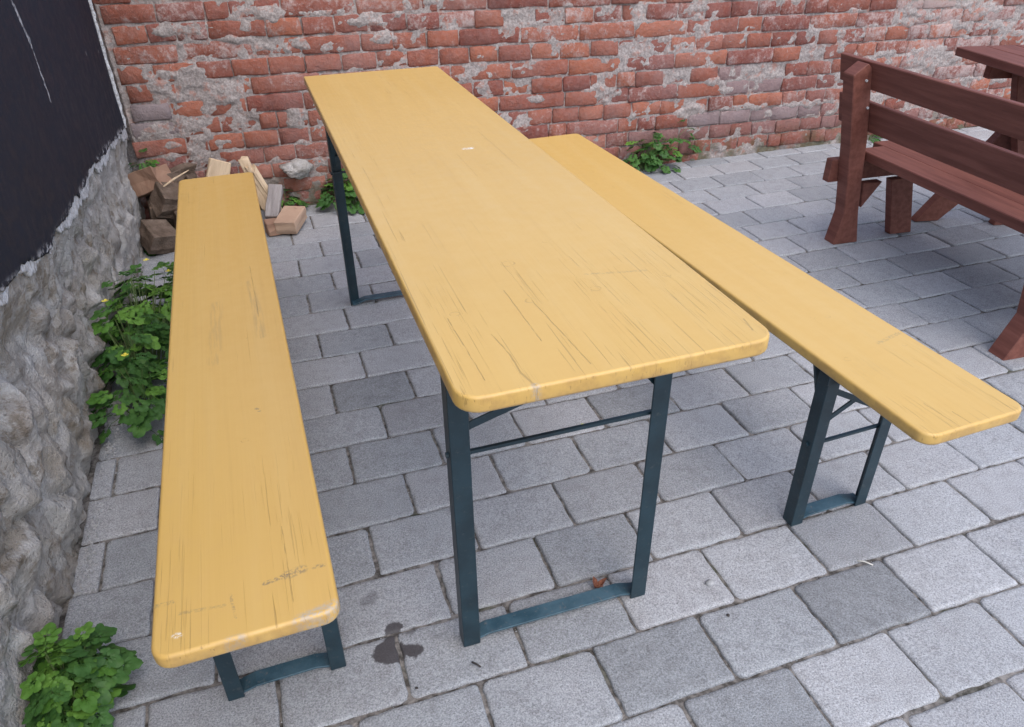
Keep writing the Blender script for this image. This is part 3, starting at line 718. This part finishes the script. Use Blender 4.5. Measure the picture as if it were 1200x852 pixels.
yl = mat_yellow('yellow_left_bench_paint', 2.0736, .2537, [(.018, -.587, .007), (-.086, .775, .006), (.044, -.20, .004)],
    [((.07, .20), (.074, -.1), .0004), ((.062, -.84), (.064, -1.0), .0006)],
    [((.028, -.951), (.060, -.946), .0022, 1.0), ((.06, -.946), (.083, -.942), .0045, .9), ((.10, -.944), (.115, -.945), .002, .9), ((-.125, -.94), (-.10, -.94), .002, .7), ((-.09, -.965), (-.03, -.972), .0018, .45),
     ((-.02, -.955), (-.015, -1.0), .0012, .6), ((.067, .10), (.074, -.20), .006, .35), ((-.02, .0), (-.03, -.28), .008, .25), ((.045, -.49), (.050, -.50), .002, 1.0)],
    [((-.095, -1.003), (-.090, -1.004), .0005)], [((.070, -1.037), (.122, -1.026), .006), ((-.025, -1.038), (-.01, -1.038), .002)], .70, 2, [((.06, -.62), (.08, -1.0), .018, .9), ((-.01, -.75), (-.01, -.98), .01, .3)])
B1 = folding('folding_bench', (-.70965, 1.64382, .33614), 2.0736, .2537, .4775, .027, .1152, .7714, .031, .034, (.026, .020, .024, .028), .0062, yl,
    'scuffed yellow bench beside the rubble stone wall, worn bare at its near corner', 'bench', .25, (.34, .060, .085), 'yellow beer benches')
yr = mat_yellow('yellow_right_bench_paint', 2.0736, .2537, [(-.024, -.592, .006), (.015, -.599, .006), (-.074, -.765, .008), (.084, -.764, .006), (.072, -.369, .005), (-.037, .569, .007)],
    [((-.05, -.95), (-.045, -1.03), .0005), ((-.02, -.99), (-.018, -1.03), .0005)], [((.037, -.737), (.113, -.719), .003, .5)], [], [], .3, 3)
B2 = folding('folding_bench', (.52437, 2.09228, .35383), 2.0736, .2537, .4775, .027, .1152, .7714, .034, .034, (.030, .024, .024, .032), .0062, yr,
    'clean yellow bench on the right of the table, nearest the brown wooden bench', 'bench', .25, (.34, .060, .085), 'yellow beer benches')

# ------------------------------------------------------------------ brown wooden bench and table
def plank(m, name, root, bevel=.003): return m.build(name, M['stain'], root, bevel)
def brown_bench():
    x0, y0 = XY(2.35, 2.42); root = empty('garden_bench', (x0, y0, 0), math.radians(14.65))
    tag(root, 'red brown wooden bench with a two board backrest, right of the yellow tables', 'bench')
    for yo in (0, -.975):
        fl = -.062 if yo == 0 else -.10; bl = -.105 if yo == 0 else .0
        m = MB(); m.prism([(fl, 0), (.060, 0), (.028, .14), (.004, .30), (-.014, .44), (-.072, .735), (-.095, .752), (-.150, .712), (-.092, .44), (-.064, .28), (-.042, .14)], 'y', yo, yo+.068); plank(m, 'post', root)
        m = MB(); m.prism([(bl, .262), (.33, .262), (.33, .358), (bl, .358)], 'y', yo+.070, yo+.112); plank(m, 'cross_beam', root)
        m = MB(); m.prism([(.25, 0), (.362, 0), (.292, .260), (.18, .260)], 'y', yo+.028, yo+.066); plank(m, 'front_leg', root)
        m = MB(); m.prism([(.052, .15), (.13, .260), (.035, .260)], 'y', yo+.020, yo+.060); plank(m, 'corner_block', root)
        for bx, bz in ((-.055, .585), (-.09, .69)):
            m = MB(); m.tube([(bx, yo-.006, bz), (bx, yo, bz)], .005, 8); m.build('bolt', M['metal'], root)
    for x in (.012, .132, .252):
        m = MB(); m.box((x-.006, -1.09, .362), (x+.115, .13 if x > .1 else .066, .40)); plank(m, 'seat_slat', root)
    for z0, z1 in ((.652, .757), (.485, .603)):
        xa = lambda z: -.045-(z-.60)*.22
        m = MB(); m.prism([(xa(z0), z0), (xa(z0)+.028, z0), (xa(z1)+.028, z1), (xa(z1), z1)], 'y', -1.12, .20); plank(m, 'back_board', root)
brown_bench()
def brown_table():
    x0, y0 = XY(2.88, 2.62); root = empty('picnic_table', (x0, y0, 0), math.radians(5.5))
    tag(root, 'red brown wooden table with crossed plank legs behind the brown bench', 'table')
    for i in range(5):
        m = MB(); m.box((.132*i, -1.45, .707), (.132*i+.126, 0, .742)); plank(m, 'top_slat', root)
    for yo in (-.16, -1.27):
        m = MB(); m.box((.07, yo, .640), (.58, yo+.04, .704)); plank(m, 'batten', root)
        m = MB(); m.prism([(.29, 0), (.44, 0), (.43, .29), (.32, .704), (.15, .704), (.20, .54), (.30, .29), (.33, .10)], 'y', yo-.045, yo-.002); plank(m, 'leg', root)
        m = MB(); m.prism([(-.04, 0), (.075, 0), (.50, .42), (.56, .638), (.42, .638)], 'y', yo+.042, yo+.085); plank(m, 'leg', root)
brown_table()

# ------------------------------------------------------------------ wood offcuts in the corner
def wood(u, v, z, size, rot, mat, label, name='wood_block', split=False, seed=0):
    x, y = XY(u, v); R = random.Random(seed+900)
    sx, sy, sz = size; vs = []; n = 5
    segs = 3
    m = MB(); prof = [(-.5, -.5), (.5, -.5), (.5, .5), (-.5, .5)]
    if split: prof = [(-.5, -.45), (-.1, -.55), (.45, -.5), (.55, .1), (.4, .5), (-.1, .42), (-.5, .55), (-.42, .05)]
    N = len(prof)
    for k in range(segs+1):
        t = -.5+k/segs
        for (a, b) in prof:
            vs.append(((a+R.uniform(-.05, .05))*sx, (b+R.uniform(-.05, .05))*sy, (t+(R.uniform(-.09, .09) if split and k in (0, segs) else R.uniform(-.02, .02)))*sz))
    fs = [tuple(range(N))[::-1], tuple(range(segs*N, segs*N+N))]
    for k in range(segs):
        for i in range(N): fs.append((k*N+i, k*N+(i+1) % N, (k+1)*N+(i+1) % N, (k+1)*N+i))
    m.add(vs, fs); o = m.build(name, M[mat], None, .003)
    o.location = (x, y, z); o.rotation_euler = (math.radians(rot[0]), math.radians(rot[1]), math.radians(rot[2])+TH)
    tag(o, label, 'wood', 'wood offcuts heaped in the corner')
    return o
wood(-.50, 3.60, .245, (.10, .10, .15), (70, 10, 60), 'wood', 'pinkish brown chunk on top of the offcut heap, against the stone wall', split=True, seed=1)
wood(-.38, 3.64, .245, (.09, .07, .15), (80, 0, 105), 'bark', 'dark rounded wedge lying behind the square block on the heap', split=True, seed=2)
wood(-.43, 3.52, .175, (.13, .12, .11), (28, 20, 30), 'bark', 'square brown block with its sawn face showing on the heap', seed=3)
wood(-.33, 3.56, .17, (.10, .12, .16), (60, 20, 10), 'bark', 'rough bark covered lump touching the far end of the bench', split=True, seed=4)
wood(-.235, 3.655, .178, (.095, .03, .22), (-8, 24, 10), 'woodp', 'pale flat board end standing above the far bench end', seed=5)
wood(-.060, 3.62, .165, (.045, .035, .24), (-14, -16, 0), 'woodp', 'left one of the pale splintered staves leaning on the bricks', split=True, seed=6)
wood(-.015, 3.60, .140, (.030, .032, .23), (-14, -18, 20), 'woodp', 'right one of the pale splintered staves leaning on the bricks', split=True, seed=7)
wood(.005, 3.52, .105, (.062, .055, .17), (-52, 8, -12), 'woodg', 'grey weathered stub standing beside the pale staves', seed=8)
wood(.065, 3.44, .045, (.10, .17, .065), (5, 0, -22), 'woodt', 'flat tan block at the right end of the heap', seed=9)
wood(-.02, 3.41, .032, (.06, .07, .06), (0, 0, 10), 'wood', 'small brown cube tucked beside the flat tan block', seed=10)
wood(-.50, 3.37, .07, (.12, .12, .10), (25, 16, 35), 'bark', 'brown block lowest in the heap, beside the leafy plant', seed=11)
wood(-.38, 3.46, .07, (.09, .12, .13), (10, 5, 15), 'bark', 'dark brown block half hidden under the far bench end', seed=12)
wood(-.30, 3.62, .06, (.16, .14, .10), (0, 0, 30), 'bark', 'dark underlying block beneath the square block', seed=13)
wood(-.48, 3.60, .09, (.12, .14, .14), (5, 0, 10), 'bark', 'dark block at the bottom of the heap in the wall corner', seed=14)
wood(-.035, 3.605, .150, (.028, .03, .24), (-12, -22, 5), 'woodp', 'middle one of the pale splintered staves leaning on the bricks', split=True, seed=15)
sp = MB(); sp.tube([(-.46, 3.50, .235), (-.40, 3.53, .262), (-.33, 3.57, .285)], [.003, .005, .002], 6)
o = sp.build('wood_splinter', M['woodp']); o.rotation_euler = (0, 0, TH); tag(o, 'thin pale splinter lying across the square block', 'splinter')

# ------------------------------------------------------------------ plants
def leaflet(cx, cy, R_, ang, rnd, ln=1.15):
    vs = [(cx, cy, -.03*R_)]; n = 22
    for i in range(n):
        t = 2*PI*i/n; r = R_*(.76+.26*math.sqrt(abs(math.cos(1.5*t))))*(1+.03*math.cos(9*t+1)) * rnd.uniform(.94, 1.05)
        if abs(t-PI) < .25: r *= .7
        x, y = r*math.cos(t)*ln, r*math.sin(t)
        vs.append((cx+x*math.cos(ang)-y*math.sin(ang), cy+x*math.sin(ang)+y*math.cos(ang), R_*(.16*math.cos(3*t)+.05)+rnd.uniform(-.03, .03)*R_))
    return vs, [(0, 1+i, 1+(i+1) % n) for i in range(n)]
def leaf_mesh(seed, pairs, mat, term=.27):
    rnd = random.Random(seed); m = MB()
    m.bar((0, 0, 0), (0, .95, 0), .02, .02)
    v, f = leaflet(0, .95, term, PI/2, rnd); m.add(v, f)
    for k in range(pairs):
        y = .70-.32*k; R_ = (.21, .17, .12)[k]
        for s in (-1, 1):
            v, f = leaflet(s*(R_+.03), y+.03, R_, PI/2-s*1.1, rnd); m.add(v, f)
    # droop along the leaf
    m.v = [(x, y, z-.22*y*y-.25*x*x) for x, y, z in m.v]
    me = bpy.data.meshes.new('leaf'); me.from_pydata(m.v, [], m.f); me.materials.append(M[mat])
    me.polygons.foreach_set('use_smooth', [True]*len(me.polygons)); me.update(); return me
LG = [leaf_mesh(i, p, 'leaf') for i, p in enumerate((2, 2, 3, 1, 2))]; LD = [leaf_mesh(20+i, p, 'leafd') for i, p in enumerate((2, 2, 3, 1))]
def plant(u, v, lobes, n, size, label, seed, flowers=0, dark=.4):
    """lobes: (du, dv, z, ru, rv, rz) ellipsoids whose upper shell carries the leaves"""
    R = random.Random(seed); x0, y0 = XY(u, v); root = empty('leafy_plant', (x0, y0, 0), TH); tag(root, label, 'plant')
    st = MB(); tot = sum(l[3]*l[4] for l in lobes); tips = []
    for (du, dv, z, ru, rv, rz) in lobes:
        for _ in range(int(n*ru*rv/tot)):
            t = R.uniform(0, 2*PI); q = math.sqrt(R.random()); zz = math.sqrt(max(0, 1-q*q)) * R.uniform(.35, 1.0)
            p = Vector((du+ru*q*math.cos(t), dv+rv*q*math.sin(t), max(.012, z+rz*zz)))
            p.x = max(p.x, -u-.575+.02)
            hd = Vector((math.cos(t)*q, math.sin(t)*q, 0)); yaw = math.atan2(hd.y, hd.x)-PI/2+R.uniform(-.9, .9)
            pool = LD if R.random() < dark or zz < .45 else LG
            s = size*R.uniform(.7, 1.2)
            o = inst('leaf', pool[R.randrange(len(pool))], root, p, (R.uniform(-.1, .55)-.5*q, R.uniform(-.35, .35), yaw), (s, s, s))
            if R.random() < .5: tips.append(p.copy())
            if flowers and R.random() < .02: pass
    for p in tips:
        b = Vector((p.x*.35, p.y*.75, 0)); mid = (b+p)/2+Vector((0, 0, .02))
        st.tube([b, mid, p-Vector((0, 0, .004))], [.0022, .0018, .0012], 4, False)
    st.build('stem', M['stem'], root)
    for k in range(flowers):
        du, dv, z, ru, rv, rz = lobes[k % len(lobes)]; fm = MB()
        c = Vector((max(du+R.uniform(-.4, .4)*ru, -u-.54), dv+R.uniform(-.5, .5)*rv, z+rz+.015))
        for j in range(4):
            a = j*PI/2; d = Vector((math.cos(a), math.sin(a), .3)); e = Vector((-math.sin(a), math.cos(a), 0))
            fm.add([c, c+d*.007+e*.005, c+d*.011, c+d*.007-e*.005], [(0, 1, 2, 3)])
        fm.build('flower', M['petal'], root)
    return root
# broad plant between the left bench and the stone wall
plant(-.50, 2.20, [(.0, -.10, .02, .09, .16, .17), (-.01, .13, .05, .10, .17, .22), (.04, .32, .05, .14, .16, .24), (.10, .48, .03, .14, .14, .16)], 290, .062,
      'big celandine plant growing between the stone wall and the left yellow bench', 31, 4, .45)
plant(-.545, 1.085, [(.0, -.01, .0, .055, .08, .13), (.03, .03, .05, .045, .05, .10), (-.015, .02, .05, .045, .05, .11)], 170, .046,
      'bright green leafy plant at the foot of the stone wall, lowest left in view', 33, 0, .5)
plant(2.00, 3.66, [(0, -.03, .0, .11, .05, .25), (.07, -.04, .01, .11, .06, .15), (.17, .0, .06, .12, .03, .18)], 100, .052,
      'green weed clump growing at the brick wall base beyond the right bench', 35, 0, .6)
plant(.36, 3.66, [(0, -.03, .02, .10, .06, .16), (.03, -.02, .10, .07, .04, .12)], 55, .07,
      'dark weed at the brick wall base behind the far table leg', 37, 0, .8)
plant(-.50, 3.50, [(0, 0, .02, .09, .10, .04)], 26, .07, 'small low weed among the wood offcuts in the corner', 39, 0, .6)
plant(-.53, 3.68, [(0, 0, .26, .035, .03, .10)], 14, .055, 'small weed sprouting from the gap where the two walls meet', 41, 0, .9)
plant(.06, 3.68, [(0, 0, .02, .05, .035, .09)], 18, .055, 'small weed between the tan block and the brick wall', 43, 0, .5)
plant(2.10, 3.69, [(0, 0, .24, .03, .02, .07)], 8, .05, 'tiny weed sprouting from a joint of the brick wall', 45, 0, .9) if False else None
plant(3.52, 3.66, [(0, 0, .0, .09, .03, .05)], 14, .05, 'low green weed at the brick wall base seen past the brown bench backrest', 47, 0, .2)

# ------------------------------------------------------------------ litter on the paving
def small(name, kind, x, y, r, mat, label, seed, amp=.3, z=None, rz=0, cat=None):
    vs, fs = blob(r, seed, amp, 10, 6); o = mesh_obj(name, vs, fs, M[mat], None, True); o.location = (x, y, (r[2]*.7 if z is None else z)+.001); o.rotation_euler = (0, 0, rz)
    tag(o, label, cat or kind); return o
def dry_leaf():
    m = MB(); R = random.Random(3); n = 12; vs = []
    for j in range(4):
        for i in range(n):
            t = 2*PI*i/n; r = (.002, .008, .013, .016)[j]*(1+.35*math.sin(3*t+1)+R.uniform(-.22, .22))
            vs.append((r*math.cos(t), r*.7*math.sin(t), .003+.020*abs(math.sin(1.5*t+j*.5))*(j/3)+R.uniform(0, .006)))
    fs = [(j*n+i, j*n+(i+1) % n, (j+1)*n+(i+1) % n, (j+1)*n+i) for j in range(3) for i in range(n)]+[tuple(range(n))]
    m.add(vs, fs); o = m.build('dry_leaf', M['dry'], smooth=False); o.location = (.186, 1.145, .002); o.rotation_euler = (.1, .2, .5)
    tag(o, 'curled reddish brown dry leaf behind the near foot bar of the table', 'leaf')
dry_leaf()
small('pebble', 'pebble', .443, 1.153, (.010, .008, .007), 'pebble', 'pale angular pebble on the paving between table and right bench', 5)
small('pebble', 'pebble', .681, 1.023, (.003, .003, .0025), 'pebble', 'tiny white pebble on the dark grey paver', 6) if False else None
small('dirt_crumb', 'dirt', .462, 1.066, (.004, .004, .003), 'grit', 'small dark crumb below the pale pebble', 7)
small('dirt_crumb', 'dirt', -1.149, 3.24, (.013, .008, .006), 'grit', 'dark crumb on the paving beside the far end of the left bench', 8)
small('dirt_crumb', 'dirt', -.198, .901, (.0035, .0025, .002), 'grit', 'dark crumb on the joint below the water stain', 9)
def stick(name, pts, r, mat, label, cat):
    m = MB(); m.tube(pts, r, 6); o = m.build(name, M[mat], None, smooth=True); tag(o, label, cat); return o
stick('twig', [(-.090, .957, .004), (-.081, .952, .005), (-.072, .946, .004)], .0022, 'grit', 'short dark twig on the paver before the near left table leg', 'twig')
stick('twig', [(.800, 1.212, .005), (.815, 1.209, .007), (.832, 1.200, .004)], .0018, 'twig', 'short white twig lying across a joint before the right bench', 'twig')
stick('string', [(.195, 1.742, .004), (.203, 1.750, .006), (.214, 1.749, .006), (.217, 1.742, .005), (.210, 1.738, .005), (.202, 1.741, .004)], .0016, 'lime', 'yellow green curl of string on the paving under the table', 'string')
# grit scattered along the paving joints
def grit():
    R = random.Random(77); m = MB()
    for _ in range(2600):
        u = R.uniform(-.56, 3.3); c = R.randrange(-3, 15); v = 1.147+PV*(c-1)-PV/2+R.gauss(0, .006)
        if R.random() < .35:
            k = R.randrange(-3, 14); u0 = (.212-.0035*c if c % 2 else .080-.002*c); u = u0+PU*k+R.gauss(0, .005); v += R.uniform(0, PV)
        if R.random() < .06: v += R.uniform(-.08, .08)
        if u < -.56 or v > 3.65 : continue
        r = R.uniform(.0006, .0021); x, y = XY(u, v); z = .0004 if R.random() < .5 else -.0025
        m.add([(x-r, y-r*.6, z), (x+r, y-r*.4, z), (x+r*.2, y+r, z), (x, y, z+r*1.2)], [(0, 1, 3), (1, 2, 3), (2, 0, 3)])
    # rubble crumbs in the gap along the stone wall
    for _ in range(1500):
        v = R.uniform(.8, 3.4); u = -.585+abs(R.gauss(0, .018)); r = R.uniform(.0015, .006)
        x, y = XY(u, v); z = -.001; a = R.uniform(0, 6)
        m.add([(x+r*math.cos(a), y+r*math.sin(a), z), (x+r*math.cos(a+2), y+r*math.sin(a+2), z), (x+r*math.cos(a+4), y+r*math.sin(a+4), z), (x, y, z+r*.9)], [(0, 1, 3), (1, 2, 3), (2, 0, 3)])
    o = m.build('grit', M['pebble']); o['kind'] = 'stuff'; tag(o, 'fine grit lying in the paving joints and along the stone wall', 'grit')
grit()
